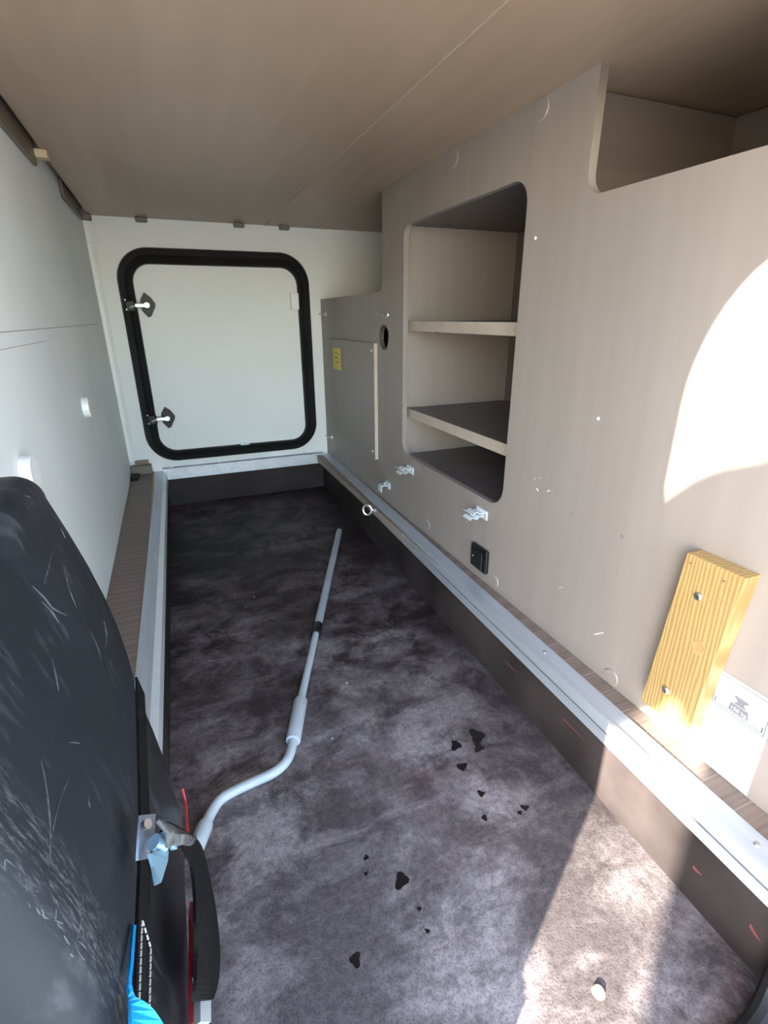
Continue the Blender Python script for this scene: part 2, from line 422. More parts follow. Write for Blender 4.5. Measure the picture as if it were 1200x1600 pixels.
# sides of the tray --------------------------------------------------------
def slab(name, xa0, xa1, xb0, xb1, ya, yb, z0, z1, m, parent=None):
    return obj(name, loft([[(xa0, ya, z0), (xa1, ya, z0), (xa1, ya, z1), (xa0, ya, z1)],
                           [(xb0, yb, z0), (xb1, yb, z0), (xb1, yb, z1), (xb0, yb, z1)]]), m, parent)
b = slab('baseboard_left', xl(YN) - .006, xl(YN) + .006, xl(YF) - .006, xl(YF) + .006, YN, YF, ZW, -.004, 'well_side'); struct(b, 'dark brown left side of the sunken tray')
b = slab('baseboard_right', xr(YN) + .002, xr(YN) + .014, xr(YF) + .002, xr(YF) + .014, YN, YF, ZW, -.004, 'well_side'); struct(b, 'dark brown right side of the sunken tray')
bR = b
b = obj('baseboard_far', boxb(xl(YF), xr(YF), YF - .014, YF - .002, ZW, -.004), 'well_side_far'); struct(b, 'dark brown far side of the sunken tray below the hatch')
# aluminium rails ----------------------------------------------------------
def rail(name, f, s, label):
    root = empty(name); struct(root, label); root['category'] = 'rail'
    def prof(a, bm=None):
        return loft([[(f(YN) + s * q[0], YN, q[1]) for q in a], [(f(YF) + s * q[0], YF - .016, q[1]) for q in a]])
    return root, prof
r1, pf = rail('trim_1', xr, 1, 'silver aluminium rail on the right rim of the sunken tray')
obj('top_flange', pf([(.001, .0015), (.036, .0015), (.036, .0045), (.001, .0045)]), 'alu', r1)
obj('upper_lip', pf([(-.006, .0065), (.002, .0065), (.002, -.016), (-.006, -.016)]), 'alu', r1)
obj('groove', pf([(-.0005, -.016), (.002, -.016), (.002, -.022), (-.0005, -.022)]), 'dark_gap', r1)
obj('lower_lip', pf([(-.004, -.022), (.002, -.022), (.002, -.043), (-.004, -.043)]), 'alu', r1)
r2, pf = rail('trim_2', xl, -1, 'silver aluminium rail on the left rim of the sunken tray')
obj('top_flange', pf([(.001, .0015), (.031, .0015), (.031, .0045), (.001, .0045)]), 'alu', r2)
obj('inner_lip', pf([(-.012, -.004), (.002, .0005), (.002, -.03), (-.012, -.045)]), 'zinc', r2)
r3 = empty('trim_3', (.25, YF - .02, 0)); struct(r3, 'bluish aluminium angle across the far rim below the hatch'); r3['category'] = 'rail'
def wparent(o, p):
    o.parent = p; o.matrix_parent_inverse = Matrix.Translation(p.location).inverted()
    return o
wparent(obj('angle', boxb(xl(YF) - .004, xr(YF) + .004, YF - .019, YF - .014, -.040, .014), 'alu'), r3)
wparent(obj('angle_flange', boxb(xl(YF) - .004, xr(YF) + .004, YF - .019, YF - .002, .011, .0142), 'alu'), r3)
def screw_head(p, n, r=.005, m='steel', parent=None, h=.002, name='screw'):
    p = Vector(p); n = Vector(n).normalized()
    bm = cyl(p, p + n * h * .5, r, r, 14); cyl(p + n * h * .5, p + n * h, r, r * .6, 14, bm)
    o = obj(name, bm, m)
    if parent is not None: wparent(o, parent)
    return o
for q in [(267.8, 730), (341.8, 721), (410.6, 712.7), (476, 705.6)]:
    p = PY(*q, YF - .019); screw_head((p.x, YF - .019, p.z), (0, -1, 0), .006, 'zinc', r3)
for q in [(1175, 1323), (860, 1016)]:
    p = PZ(*q, .0045); screw_head((xr(p.y) + .018, p.y, .0045), (0, 0, 1), .004, 'steel', r1)
# door sill with black seal, near right corner
sl = obj('trim_4', boxb(-.2, .66, YN, .115, ZW - .02, ZW + .004, .002), 'alu'); struct(sl, 'pale metal door sill at the near edge of the tray')
bm = tube(smooth_path([(.0, .150, ZW + .010), (.40, .150, ZW + .010), (.50, .146, ZW + .010), (.545, .150, ZW + .014), (.575, .158, ZW + .03), (.583, .16, ZW + .06), (.585, .16, -.05)], 5), .013, 10)
sl2 = obj('trim_5', bm, 'rubber', None, True); struct(sl2, 'black rubber door seal at the near right corner')
# white corner profile far left
c = obj('trim_6', loft([[(-.2255, YF - .012, z), (-.2255, YF - .0005, z), (-.199, YF - .0005, z), (-.199, YF - .005, z), (-.212, YF - .012, z)] for z in (.056, .905)]), 'white_plastic'); struct(c, 'white corner strip between left wall and end wall, lower length')
c = obj('trim_7', loft([[(-.2255, YF - .010, z), (-.2255, YF - .0005, z), (-.203, YF - .0005, z), (-.203, YF - .004, z), (-.214, YF - .010, z)] for z in (.907, .985)]), 'white_plastic'); struct(c, 'white corner strip between left wall and end wall, short upper length')
# ------------------------------------------------------------------ hatch
dr = empty('door_1', (.237, YF, .07)); struct(dr, 'white rounded hatch with thick black rubber seal in the far wall'); dr['category'] = 'hatch'
def ringloft(outer, inner, prof):
    """prof: list of (t, depth) t 0=outer 1=inner"""
    n = len(outer); bm = bmesh.new(); R = []
    for t, d in prof:
        R.append([bm.verts.new((o[0] + (i[0] - o[0]) * t, YF - d, o[1] + (i[1] - o[1]) * t)) for o, i in zip(outer, inner)])
    for a, b_ in zip(R, R[1:]):
        for k in range(n): bm.faces.new((a[k], a[(k + 1) % n], b_[(k + 1) % n], b_[k]))
    return bm
ho = rounded(-.146, .620, .041, .900, .125, 12); hi = rounded(-.090, .566, .088, .840, .070, 12)
wparent(obj('seal', ringloft(ho, hi, [(0, .0), (.02, .012), (.12, .020), (.45, .024), (.62, .016), (.8, .020), (.95, .014), (1, .0), (1, -.012)]), 'rubber', None, True), dr)
wparent(plate('door_panel', [rounded(-.105, .58, .075, .855, .08)], .012, 'y', YF + .001, 'white_wall'), dr)
def latch(cx, cz):
    e = .0
    # kite shaped black base with rounded corners
    k = [(0, .048), (.022, .030), (.036, .006), (.034, -.006), (.014, -.042), (.002, -.046), (-.016, -.022), (-.022, 0), (-.016, .024)]
    base = wparent(plate('latch_base', [[(cx + a, cz + b_) for a, b_ in k]], .008, 'y', YF - .009, 'black_plastic', None, .001), dr)
    lv = obj('latch_lever', boxb(cx - .042, cx + .010, YF - .028, YF - .018, cz - .010, cz + .008, .004), 'steel', base)
    tip = obj('latch_tip', cyl((cx - .040, YF - .024, cz - .002), (cx - .064, YF - .026, cz - .010), .009, .004, 12), 'steel', base, True)
    bt = obj('latch_bolt', cyl((cx + .004, YF - .032, cz), (cx + .004, YF - .010, cz), .010, .010, 16), 'steel', base, True)
    kp = wparent(obj('latch_keeper', boxb(cx - .075, cx - .038, YF - .030, YF - .018, cz - .024, cz + .018, .005), 'black_plastic'), dr)
    for dz in (-.02, .024):
        screw_head((cx - .072, YF - .031, cz + dz * .8), (0, -1, 0), .003, 'steel', dr)
for q in [(228, 477), (260, 653)]:
    p = PY(*q, YF - .01); latch(p.x, p.z)
p = PY(460, 471, YF - .02)
wparent(obj('door_stop', boxb(p.x - .017, p.x + .017, YF - .035, YF - .012, p.z - .034, p.z + .034, .003), 'white_plastic'), dr)
p = PY(383, 695, YF - .02)
wparent(obj('door_catch', boxb(p.x - .02, p.x + .02, YF - .020, YF - .004, .086, .094, .002), 'zinc'), dr)

# ------------------------------------------------------------------ shelf cabinet behind the panel
cb = empty('shelf_cabinet', (XR + .2, 1.2, 0)); tag(cb, 'taupe shelf compartment with two shelves behind the rounded cut-out', 'cabinet')
x0 = XR + PT + .0005
wparent(obj('side_panel', boxb(x0, XB - .001, 1.520, 1.536, .002, ZC - .002), 'taupe'), cb)
wparent(obj('side_panel', boxb(x0, XB - .001, .895, .911, .002, ZC - .002), 'taupe'), cb)
wparent(obj('bottom_panel', boxb(x0, XB - .001, .911, 1.520, .190, .206), 'taupe_shaded'), cb)
wparent(obj('top_panel', boxb(x0, XB - .001, .911, 1.520, .888, .904), 'taupe_shaded'), cb)
wparent(obj('back_panel', boxb(XB - .016, XB - .002, .911, 1.520, .206, .888), 'taupe_shaded'), cb)
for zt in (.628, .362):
    sh = wparent(obj('shelf', boxb(x0 + .012, XB - .02, .912, 1.518, zt - .028, zt, .0015, 1), 'taupe_shaded'), cb)
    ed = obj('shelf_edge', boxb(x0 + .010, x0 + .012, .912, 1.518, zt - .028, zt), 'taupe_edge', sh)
    for yy, xx in ((1.510, .80), (.925, .80), (1.510, 1.02)):
        wparent(obj('shelf_pin', cyl((xx, yy, zt - .036), (xx, yy, zt - .0285), .006), 'black_plastic'), cb)
p = PY(640, 592, 1.52)
wparent(obj('cover_cap', cyl((p.x + .005, 1.5198, p.z), (p.x + .005, 1.5185, p.z), .014), 'taupe'), cb)
# upper cubby behind the near notch
cu_ = empty('upper_cubby', (XR + .2, .5, .76)); tag(cu_, 'dark open cubby behind the notch at the top right', 'cabinet')
wparent(obj('side_panel', boxb(x0, XB - .001, .836, .850, .75, ZC - .004), 'taupe_shaded'), cu_)
wparent(obj('bottom_panel', boxb(x0, XB - .001, YN + .01, .836, .75, .766), 'taupe_shaded'), cu_)
wparent(obj('back_panel', boxb(XB - .018, XB - .002, YN + .01, .836, .766, ZC - .004), 'taupe_shaded'), cu_)

# ------------------------------------------------------------------ access cover on the far part of the panel
ac = empty('access_cover', (XR, 1.97, .14)); tag(ac, 'flat rectangular taupe cover screwed to the panel near the hatch', 'cover')
wparent(obj('cover_board', boxb(XR - .013, XR - .0003, 1.703, 2.255, .142, .556, .0008, 1), 'taupe'), ac)
wparent(obj('cover_lit_edge', boxb(XR - .0128, XR - .0005, 1.7015, 1.7032, .143, .555), 'taupe_edge'), ac)  # near edge painted paler for the light it catches
for yy, zz in ((1.725, .53), (1.725, .17)):
    screw_head((XR - .013, yy, zz), (-1, 0, 0), .005, 'zinc', ac)
ys = tag(empty('warning_sticker', (XR - .0135, 2.15, .45)), 'small yellow sticker with dark print on the taupe access cover', 'sticker')
q0 = PX(520, 543, XR - .0133); q1 = PX(533, 581, XR - .0133)
wparent(obj('sticker_sheet', boxb(XR - .0137, XR - .0131, q1.y, q0.y, q1.z + .004, q0.z), 'yellow'), ys)
for (zz, a, b_) in ((.78, .45, .85), (.72, .15, .40), (.57, .3, .85), (.36, .25, .6)):
    H = q0.z - q1.z; W = q0.y - q1.y
    wparent(obj('print', boxb(XR - .0139, XR - .0136, q1.y + W * a, q1.y + W * b_, q1.z + H * zz, q1.z + H * (zz + .035)), 'ink'), ys)

# ------------------------------------------------------------------ round screw caps on the panel
caps = [((955, 1058), .016, 'grey-taupe round screw cap beside the foot of the wooden block'),
        ((773, 908), .016, 'round taupe screw cap just below the black socket'),
        ((668, 820), .016, 'round taupe screw cap low on the panel between the two spring clips'),
        ((548, 722), .016, 'round taupe screw cap below the access cover near the rail'),
        ((848, 170), .018, 'round taupe screw cap under the ceiling nearest the top right notch'),
        ((710, 248), .018, 'round taupe screw cap under the ceiling above the shelf cut-out'),
        ((622, 296), .018, 'round taupe screw cap under the ceiling at the panel step'),
        ((507, 592), .014, 'taupe screw cap at the far edge of the panel, halfway up'),
        ((510, 668), .014, 'taupe screw cap at the far edge of the panel near the floor'),
        ((502, 497), .014, 'taupe screw cap at the far top corner of the low panel')]
for q, r, lb in caps:
    p = PX(*q, XR); yy = min(p.y, YF - .022)
    bm = cyl((XR - .0003, yy, p.z), (XR - .0022, yy, p.z), r, r * .92, 28)
    obj('screw_cap', bm, 'taupe', wr, True)['label'] = lb
p = PX(935, 654, XR); screw_head((XR, p.y, p.z), (-1, 0, 0), .003, 'white_plastic', wr)
p = PX(837, 372, XR); screw_head((XR, p.y, p.z), (-1, 0, 0), .003, 'white_plastic', wr)
# chips and scuffs in the panel, parts of the wall
for (qx, qy, w, h, a, m) in [(840, 765, .010, .003, .3, 'white_plastic'), (857, 767, .012, .0025, -.5, 'white_plastic'), (844, 747, .006, .004, .2, 'taupe_edge'), (836, 748, .006, .004, .2, 'ink_soft'),
                             (893, 803, .004, .008, .2, 'ink_grey'), (972, 838, .010, .006, .6, 'ink_grey'), (876, 918, .018, .003, -.5, 'ink_soft'), (843, 765, .003, .003, 0, 'ink'),
                             (935, 990, .03, .002, -.7, 'white_plastic'), (628, 748, .007, .006, 0, 'ink_grey'), (800, 742, .009, .002, 0, 'taupe_edge'), (730, 815, .010, .003, .4, 'pine_side'), (725, 810, .006, .003, .4, 'taupe_edge'),
                             (668, 750, .010, .002, -.4, 'ink_soft'), (688, 764, .008, .002, .2, 'ink_soft')]:
    p = PX(qx, qy, XR); ca, sa = math.cos(a), math.sin(a)
    pts = []
    for k in range(9):
        t = 2 * PI * k / 9; r_ = random.uniform(.7, 1.1)
        u_, v_ = math.cos(t) * w / 2 * r_, math.sin(t) * h / 2 * r_
        pts.append((p.y + u_ * ca - v_ * sa, p.z + u_ * sa + v_ * ca))
    plate('scuff', [pts], .0004, 'x', XR - .0004, m, wr)

# ------------------------------------------------------------------ black socket
so = empty('wall_socket', (XR, .985, .03)); tag(so, 'square black power socket low on the taupe panel', 'socket')
wparent(obj('frame', boxb(XR - .012, XR - .0003, .949, 1.021, .030, .093, .004, 2), 'black_plastic'), so)
flap_o = wparent(obj('flap', boxb(XR - .018, XR - .012, .960, 1.008, .036, .084, .003, 2), 'black_plastic'), so)
obj('flap_hinge', cyl((XR - .016, .960, .083), (XR - .016, 1.008, .083), .003, .003, 10), 'black_plastic', flap_o, True)
wparent(obj('indicator', cyl((XR - .019, .998, .066), (XR - .0178, .998, .066), .002, .002, 10), 'grey_plastic'), so)

# ------------------------------------------------------------------ spring clips
def ribbon_profile(pts, y0, y1, th=.0018):
    """bent sheet metal: profile in (x,z) extruded along y"""
    P = [Vector((a, b_)) for a, b_ in pts]; off = []
    for i, p in enumerate(P):
        d = (P[min(i + 1, len(P) - 1)] - P[max(i - 1, 0)]).normalized(); off.append(p + Vector((-d.y, d.x)) * th)
    poly = P + off[::-1]
    bm = bmesh.new(); n = len(P)
    a = [bm.verts.new((p.x, y0, p.y)) for p in poly]; b_ = [bm.verts.new((p.x, y1, p.y)) for p in poly]
    m_ = len(poly)
    for k in range(m_): bm.faces.new((a[k], a[(k + 1) % m_], b_[(k + 1) % m_], b_[k]))
    for k in range(n - 1):
        bm.faces.new((a[k], a[k + 1], a[m_ - 2 - k], a[m_ - 1 - k])); bm.faces.new((b_[k], b_[k + 1], b_[m_ - 2 - k], b_[m_ - 1 - k]))
    return bm
def spring_clip(q, label, sc=1.0, w=.030):
    c = PX(*q, XR - .015)
    root = empty('spring_clip', (XR - .001, c.y, c.z)); tag(root, label, 'clip', 'tool clips on the taupe panel')
    up = [(0, .004), (-.010, .005), (-.014, .004), (-.019, .009), (-.026, .010), (-.032, .005), (-.034, .004), (-.041, .010)]
    for s_, nm in ((1, 'clip_jaw'), (-1, 'clip_jaw')):
        o = obj(nm, ribbon_profile([(a * sc, s_ * b_ * sc) for a, b_ in up], -w / 2, w / 2, .0016 * s_), 'zinc', root)
    obj('clip_base', boxb(-.002, .0007, -w / 2 - .012, w / 2 + .002, -.012 * sc, .012 * sc, .0008, 1), 'zinc', root)
    obj('screw', cyl((-.002, -w / 2 - .006, 0), (-.004, -w / 2 - .006, 0), .004), 'steel', root)
    return root
spring_clip((634, 734), 'zinc spring clip under the far lower corner of the shelf cut-out', 1.0, .034)
spring_clip((744, 802), 'zinc spring clip under the near lower corner of the shelf cut-out', 1.0, .034)
p = PX(602, 759, XR - .012)
br = empty('clip_bracket', (XR - .0005, p.y, p.z)); tag(br, 'small bent steel bracket low on the panel above the eye bolt', 'bracket')
obj('top_tab', boxb(-.030, 0, -.016, .016, .0035, .0055), 'zinc', br); obj('front_tab', boxb(-.032, -.030, -.016, .016, -.020, .0055), 'zinc', br)
obj('wall_tab', boxb(-.002, .0003, -.02, .02, -.010, .014), 'zinc', br); obj('screw', cyl((-.002, -.012, -.004), (-.010, -.012, -.004), .004), 'steel', br)
obj('screw', cyl((-.012, .006, .0055), (-.012, .006, .011), .004), 'steel', br)
# hook screws near the hatch
for q, lb in (((601, 492), 'steel hook screw above the round cable hole'), ((506, 491), 'steel hook screw at the far top corner of the panel beside the hatch'), ((516, 683), 'steel hook screw low at the far edge of the panel by the rail')):
    p = PX(*q, XR - .01); yy = min(p.y, YF - .04)
    root = empty('hook_screw', (XR - .0003, yy, p.z)); tag(root, lb, 'hook', 'hook screws on the taupe panel')
    obj('washer', cyl((0, 0, 0), (-.003, 0, 0), .010, .009), 'steel', root)
    obj('shank', tube([(-.001, 0, 0), (-.014, 0, 0)], .004, 10), 'steel', root, True)
    obj('hook', tube(smooth_path([(-.013, 0, 0), (-.020, .004, .001), (-.022, .014, .002), (-.020, .030, .001), (-.018, .042, 0)], 4), .0035, 10), 'steel', root, True)
# eye bolt on the right rail
p = PX(583, 806, .605); yy = p.y
eb = empty('eye_bolt', (xr(yy) - .006, yy, -.012)); tag(eb, 'shiny steel eye bolt standing out from the right rail', 'eye bolt')
bm = bmesh.new(); ring = []
obj('ring', tube([(-.030 + .016 * math.cos(a), .010 + .0 + .012 * math.sin(a) * .6, .016 * math.sin(a)) for a in [2 * PI * k / 24 for k in range(25)]], .0042, 10), 'steel', eb, True)
obj('shank', tube([(-.015, .008, 0), (.002, 0, 0)], .005, 10), 'steel', eb, True)
obj('nut', cyl((-.010, .004, 0), (-.003, .001, 0), .010, .010, 6), 'steel', eb)
obj('washer', cyl((-.003, .001, 0), (.0005, 0, 0), .012, .012, 20), 'zinc', eb)

# ------------------------------------------------------------------ wooden block
wb_ = empty('wooden_block', (XR, .41, .05)); tag(wb_, 'upright pale pine block screwed to the taupe panel in the sunlight', 'block')
bm = boxb(XR - .030, XR - .0005, -.042, .042, 0, .278, .0015, 2)
for v in bm.verts:
    v.co.y += .413 - .020 * (v.co.z / .278) ; v.co.z += .048
wparent(obj('timber', bm, 'pine'), wb_)
for q, r, h in (((1091, 932), .0062, .003), ((1041, 1078), .006, .004)):
    p = PX(*q, XR - .0302); screw_head((XR - .0302, p.y, p.z), (-1, 0, 0), r, 'steel', wb_, h)
for q in ((1079, 880), (1131, 908)):
    p = PX(*q, XR - .0302); wparent(obj('nail_hole', cyl((XR - .0302, p.y, p.z), (XR - .0308, p.y, p.z), .0016, .0016, 10), 'dark_wood'), wb_)
p = PX(1091, 1012, XR - .0302)
kb = cyl((XR - .0301, p.y, p.z), (XR - .0305, p.y, p.z), .0095, .009, 20)
for v in kb.verts: v.co.z = p.z + (v.co.z - p.z) * 1.25
wparent(obj('knot', kb, 'knot'), wb_)
MATS['dark_wood'].node_tree.nodes['Principled BSDF'].inputs['Roughness'].default_value = .5
# white cap half hidden behind the block
p = PX(1083, 1112, XR)
obj('screw_cap', cyl((XR - .0003, .372, .085), (XR - .004, .372, .085), .016, .015, 24), 'white_plastic', wr, True)['label'] = 'white round screw cap half hidden behind the pine block'

# ------------------------------------------------------------------ load sticker
st = empty('load_sign', (XR, .33, 0)); tag(st, 'white load label reading max. 150 kg beside the pine block', 'sign')
def S(u, v, lift=0): return (XR - .0006 - lift, .370 - u + .0 * v, .003 + v)     # u to the right in the picture, v up
def sp(name, pts, m, lift=.0, th=.0004):
    o = plate(name, [[(S(u, v)[1], S(u, v)[2]) for u, v in pts]], th, 'x', XR - .0005 - th - lift, m); return wparent(o, st)
W, H = .082, .163; HS = .100
sp('lower_label', [(0, 0), (W, 0), (W, HS + .001), (0, HS + .001)], 'sign_white', 0)
sp('upper_label', [(-.001, HS), (W, HS), (W, H), (-.001, H)], 'sign_white', .0004)
def bar(u0, v0, u1, v1, m='ink', lift=.0008, nm='print'): sp(nm, [(u0, v0), (u1, v0), (u1, v1), (u0, v1)], m, lift, .0002)
t_ = .0009
for (a, b_, c_, d_) in ((.004, .105, W - .004, .105 + t_), (.004, .158 - t_, W - .004, .158), (.004, .105, .004 + t_, .158), (W - .004 - t_, .105, W - .004, .158),
                        (.008, .109, W - .008, .109 + t_), (.007, .109, .0085, .118), (W - .0085, .109, W - .007, .118)):
    bar(a, b_, c_, d_)
t_ = .0005
for (a, b_, c_, d_) in ((.005, .007, W - .005, .007 + t_), (.005, .093 - t_, W - .005, .093), (.005, .007, .005 + t_, .093), (W - .005 - t_, .007, W - .005, .093)):
    bar(a, b_, c_, d_, 'ink_soft')
cx = W / 2
sp('weight_icon', [(cx - .014, .1115), (cx + .014, .1115), (cx + .0125, .1245), (cx - .0125, .1245)], 'ink_grey', .0008, .0002)
sp('weight_icon', [(cx - .0125, .1252), (cx + .0125, .1252), (cx + .0085, .1262), (cx + .0052, .1295), (cx + .0055, .1325), (cx + .0095, .1352), (cx + .0095, .1385), (cx - .0095, .1385), (cx - .0095, .1352), (cx - .0055, .1325), (cx - .0052, .1295), (cx - .0085, .1262)], 'ink_grey', .0008, .0002)
U = (0, -1, 0); V = (0, 0, 1); Nn = (-1, 0, 0)
wparent(text('lettering', '150 kg', .0085, 'sign_white', None, S(cx, .1148, .0008), U, V, Nn), st)
wparent(text('lettering', 'max.', .0085, 'ink_soft', None, S(cx, .1415, .0004), U, V, Nn), st)
# illegible small print: rows of short strokes
for (v, a, b_, hgt) in ((.083, .28, .62, .0018), (.0785, .06, .92, .0013), (.0755, .06, .90, .0013), (.068, .03, .9, .0009), (.062, .34, .66, .0018), (.0575, .32, .9, .0013), (.049, .18, .66, .0018), (.0445, .08, .94, .0013), (.0415, .12, .80, .0013),
                        (.034, .28, .62, .0018), (.0295, .10, .86, .0013), (.0265, .10, .92, .0013), (.0235, .2, .8, .0012), (.0135, .30, .70, .0012)):
    u = .008 + (W - .016) * a; e = .008 + (W - .016) * b_
    bm = bmesh.new()
    while u < e:
        w = random.uniform(.0025, .007); w = min(w, e - u + .001)
        y1 = S(u, 0)[1]; y0 = S(u + w, 0)[1]
        boxb(XR - .0012, XR - .0009, y0, y1, .003 + v, .003 + v + hgt, bm=bm); u += w + .0011
    wparent(obj('text_line', bm, 'ink_soft'), st)

# ------------------------------------------------------------------ things on the left wall and ceiling edge
for (yy, zz, lb) in ((1.520, .425, 'round white cap on the left wall between hatch and black case'), (.870, .425, 'round white cap on the left wall just above the black case')):
    bm = cyl((XL + .0005, yy, zz), (XL + .016, yy, zz), .027, .025, 36)
    obj('wall_cap', bm, 'white_plastic', wl_, True)['label'] = lb
# dark rail under the ceiling edge and blocks
tg = obj('trim_8', boxb(XL + .0005, XL + .010, 1.05, 1.56, ZC - .034, ZC + .02, .003), 'dark_wood'); struct(tg, 'dark brown bracket board under the left ceiling edge, nearer one')
tg = obj('trim_9', boxb(XL + .0005, XL + .010, 1.93, 2.32, ZC - .03, ZC + .02, .003), 'dark_wood'); struct(tg, 'dark brown bracket board under the left ceiling edge near the end wall')
def block(q, plane, sx, sy, sz, m, lb):
    p = PZ(*q, ZC - .008) if plane == 'z' else PY(*q, YF - .02)
    yy = min(p.y, YF - sy - .001)
    tag(obj('bed_clip', boxb(p.x - sx, p.x + sx, yy - sy, yy + sy, ZC - sz, ZC - .0005, .003), m), lb, 'clip', 'small clips along the bed base')
block((58, 240), 'z', .022, .016, .018, 'beige_block', 'bright beige clip at the left edge of the ceiling')
block((131, 326), 'y', .018, .022, .020, 'taupe_block', 'brown clip in the corner where left wall meets end wall')
block((221, 343), 'y', .020, .016, .016, 'taupe_block', 'brown clip above the left part of the hatch')
block((373, 350), 'y', .020, .016, .016, 'taupe_block', 'brown clip above the right part of the hatch')
block((444, 355), 'y', .020, .016, .016, 'taupe_block', 'brown clip above the right corner of the hatch')
# brown corner block at the far left end of the ledge
cbk = empty('corner_block', (-.19, YF - .02, 0)); tag(cbk, 'grey brown block on the ledge in the far left corner', 'block')
wparent(obj('upper_piece', boxb(-.205, -.150, YF - .010, YF - .0005, .020, .058, .001, 1), 'taupe_block'), cbk)
wparent(obj('lower_piece', boxb(-.222, -.140, YF - .045, YF - .0005, .002, .040, .002, 1), 'taupe_block'), cbk)
tag(obj('black_wedge', loft([[(-.225, YF - .13, .002), (-.195, YF - .13, .002), (-.195, YF - .11, .012), (-.225, YF - .12, .014)], [(-.225, YF - .06, .002), (-.19, YF - .06, .002), (-.19, YF - .06, .014), (-.225, YF - .06, .016)]]), 'rubber'),
    'tiny black rubber wedge on the ledge below the corner block', 'wedge')

# ------------------------------------------------------------------ crank rod lying in the tray
zt = ZW + .013
ck = empty('crank_rod', tuple(PZ(470, 1095, ZW))); tag(ck, 'long pale grey awning crank rod lying on the tray floor', 'crank')
def cz(q, z=zt): return PZ(q[0], q[1], z)
tipp = cz((530, 830)); col_ = cz((499, 987)); han0 = cz((470, 1095)); han1 = cz((458, 1158))
dirv = (tipp - han0).normalized()
ax = lambda p: han0 + dirv * (p - han0).dot(dirv)
wparent(obj('outer_tube', tube([ax(col_) + Vector((0, 0, .0)), ax(tipp)], .0115, 16), 'tube_grey', None, True), ck)
wparent(obj('tube_mouth', tube([ax(tipp) - dirv * .001, ax(tipp) + dirv * .0008], .0095, 16), 'dark_gap'), ck)
wparent(obj('collar', tube([ax(col_) - dirv * .012, ax(col_) + dirv * .030], .0140, 16), 'black_plastic', None, True), ck)
wparent(obj('inner_tube', tube([ax(han0) - dirv * .01, ax(col_)], .0085, 16), 'tube_white', None, True), ck)
hd = (han0 - han1).normalized()
wparent(obj('grip', tube([han1, han1 + hd * .003, han0 - hd * .002, han0 + hd * .002], [.0145, .0150, .0150, .0135], 16), 'tube_white', None, True), ck)
bend = [han1 + hd * .01, cz((455, 1172)), cz((447, 1190)), cz((428, 1207)), cz((398, 1221)), cz((366, 1236)), cz((344, 1250)), cz((330, 1270)), cz((320, 1292))]
wparent(obj('crank_arm', tube(smooth_path(bend, 5), .0092, 14), 'tube_white', None, True), ck)
wparent(obj('end_grip', tube([cz((322, 1286)), cz((320, 1291)), cz((309, 1318)), cz((303, 1333))], [.012, .0135, .0135, .0125], 16), 'tube_white', None, True), ck)

# ------------------------------------------------------------------ black case leaning at the left wall
cs = empty('black_case', (-.15, .38, 0)); tag(cs, 'big scuffed black plastic case standing at the left wall', 'case')
YA, YB = .215, .552
def seam(y):
    t = (y - YA) / (YB - YA); return .197 + .068 * max(0, t - .45) ** 1.3 / .55 ** 1.3
def lid_sec(y, ins, top=0.):
    zs = seam(y) + ins * .3; zt_ = .507 - top - ins
    xl_, xb_, xt_ = XL + .003, -.088 - ins, -.126 - ins
    pts = [(xl_, zs), (xb_, zs)]
    R = .024
    h_ = zt_ - R
    for k in range(1, 7):
        f_ = k / 6; z = zs + (h_ - zs) * f_; bul = .006 * math.sin(PI * f_)
        pts.append((xb_ + (xt_ - xb_) * f_ ** 1.25 + bul, z))
    for k in range(1, 9):
        a = PI / 2 * k / 8
        pts.append((xt_ - R + R * math.cos(a), h_ + R * math.sin(a)))
    pts.append((xl_, zt_))
    return [(x, y, z) for x, z in pts]
secs = []
for (dy, ins) in ((0, .030), (.003, .018), (.010, .008), (.020, .002), (.032, 0)):
    secs.append(lid_sec(YA + dy, ins, .05 if dy < .02 else .035))
for y, tp in ((.28, .030), (.34, .028), (.40, .026), (.425, .024), (.440, .006), (.455, 0), (.49, 0), (.52, 0)): secs.append(lid_sec(y, 0, tp))
for (dy, ins) in ((.016, .0005), (.008, .003), (.003, .007), (0, .014)):
    secs.append(lid_sec(YB - dy, ins))
wparent(obj('lid', loft(secs), 'case_plastic', None, True, 50), cs)
def base_sec(y, ins):
    zs = seam(y) - .004; xl_ = XL + .003; xb_, xt_ = -.070 - ins, -.091 - ins
    pts = [(xl_, .006), (xl_ + .004, .005)]
    for k in range(7):
        a = -PI / 2 + PI / 2 * k / 6; pts.append((xb_ - .02 + .02 * math.cos(a), .025 + .02 * math.sin(a)))
    for k in range(1, 7):
        f_ = k / 6; pts.append((xb_ + (xt_ - xb_) * f_ + .004 * math.sin(PI * f_), .025 + (zs - .025) * f_))
    pts.append((xl_, zs))
    return [(x, y, z) for x, z in pts]
secs = [base_sec(y, i) for y, i in ((.20, .02), (.206, .008), (.22, 0), (.30, 0), (.38, 0), (.46, 0), (.52, 0), (.540, .001), (.550, .006), (.554, .014))]
wparent(obj('base', loft(secs), 'case_base', None, True, 50), cs)
# foot so that it rests on the ledge
wparent(obj('foot', boxb(XL + .006, -.165, .24, .52, .0016, .0056), 'rubber'), cs)
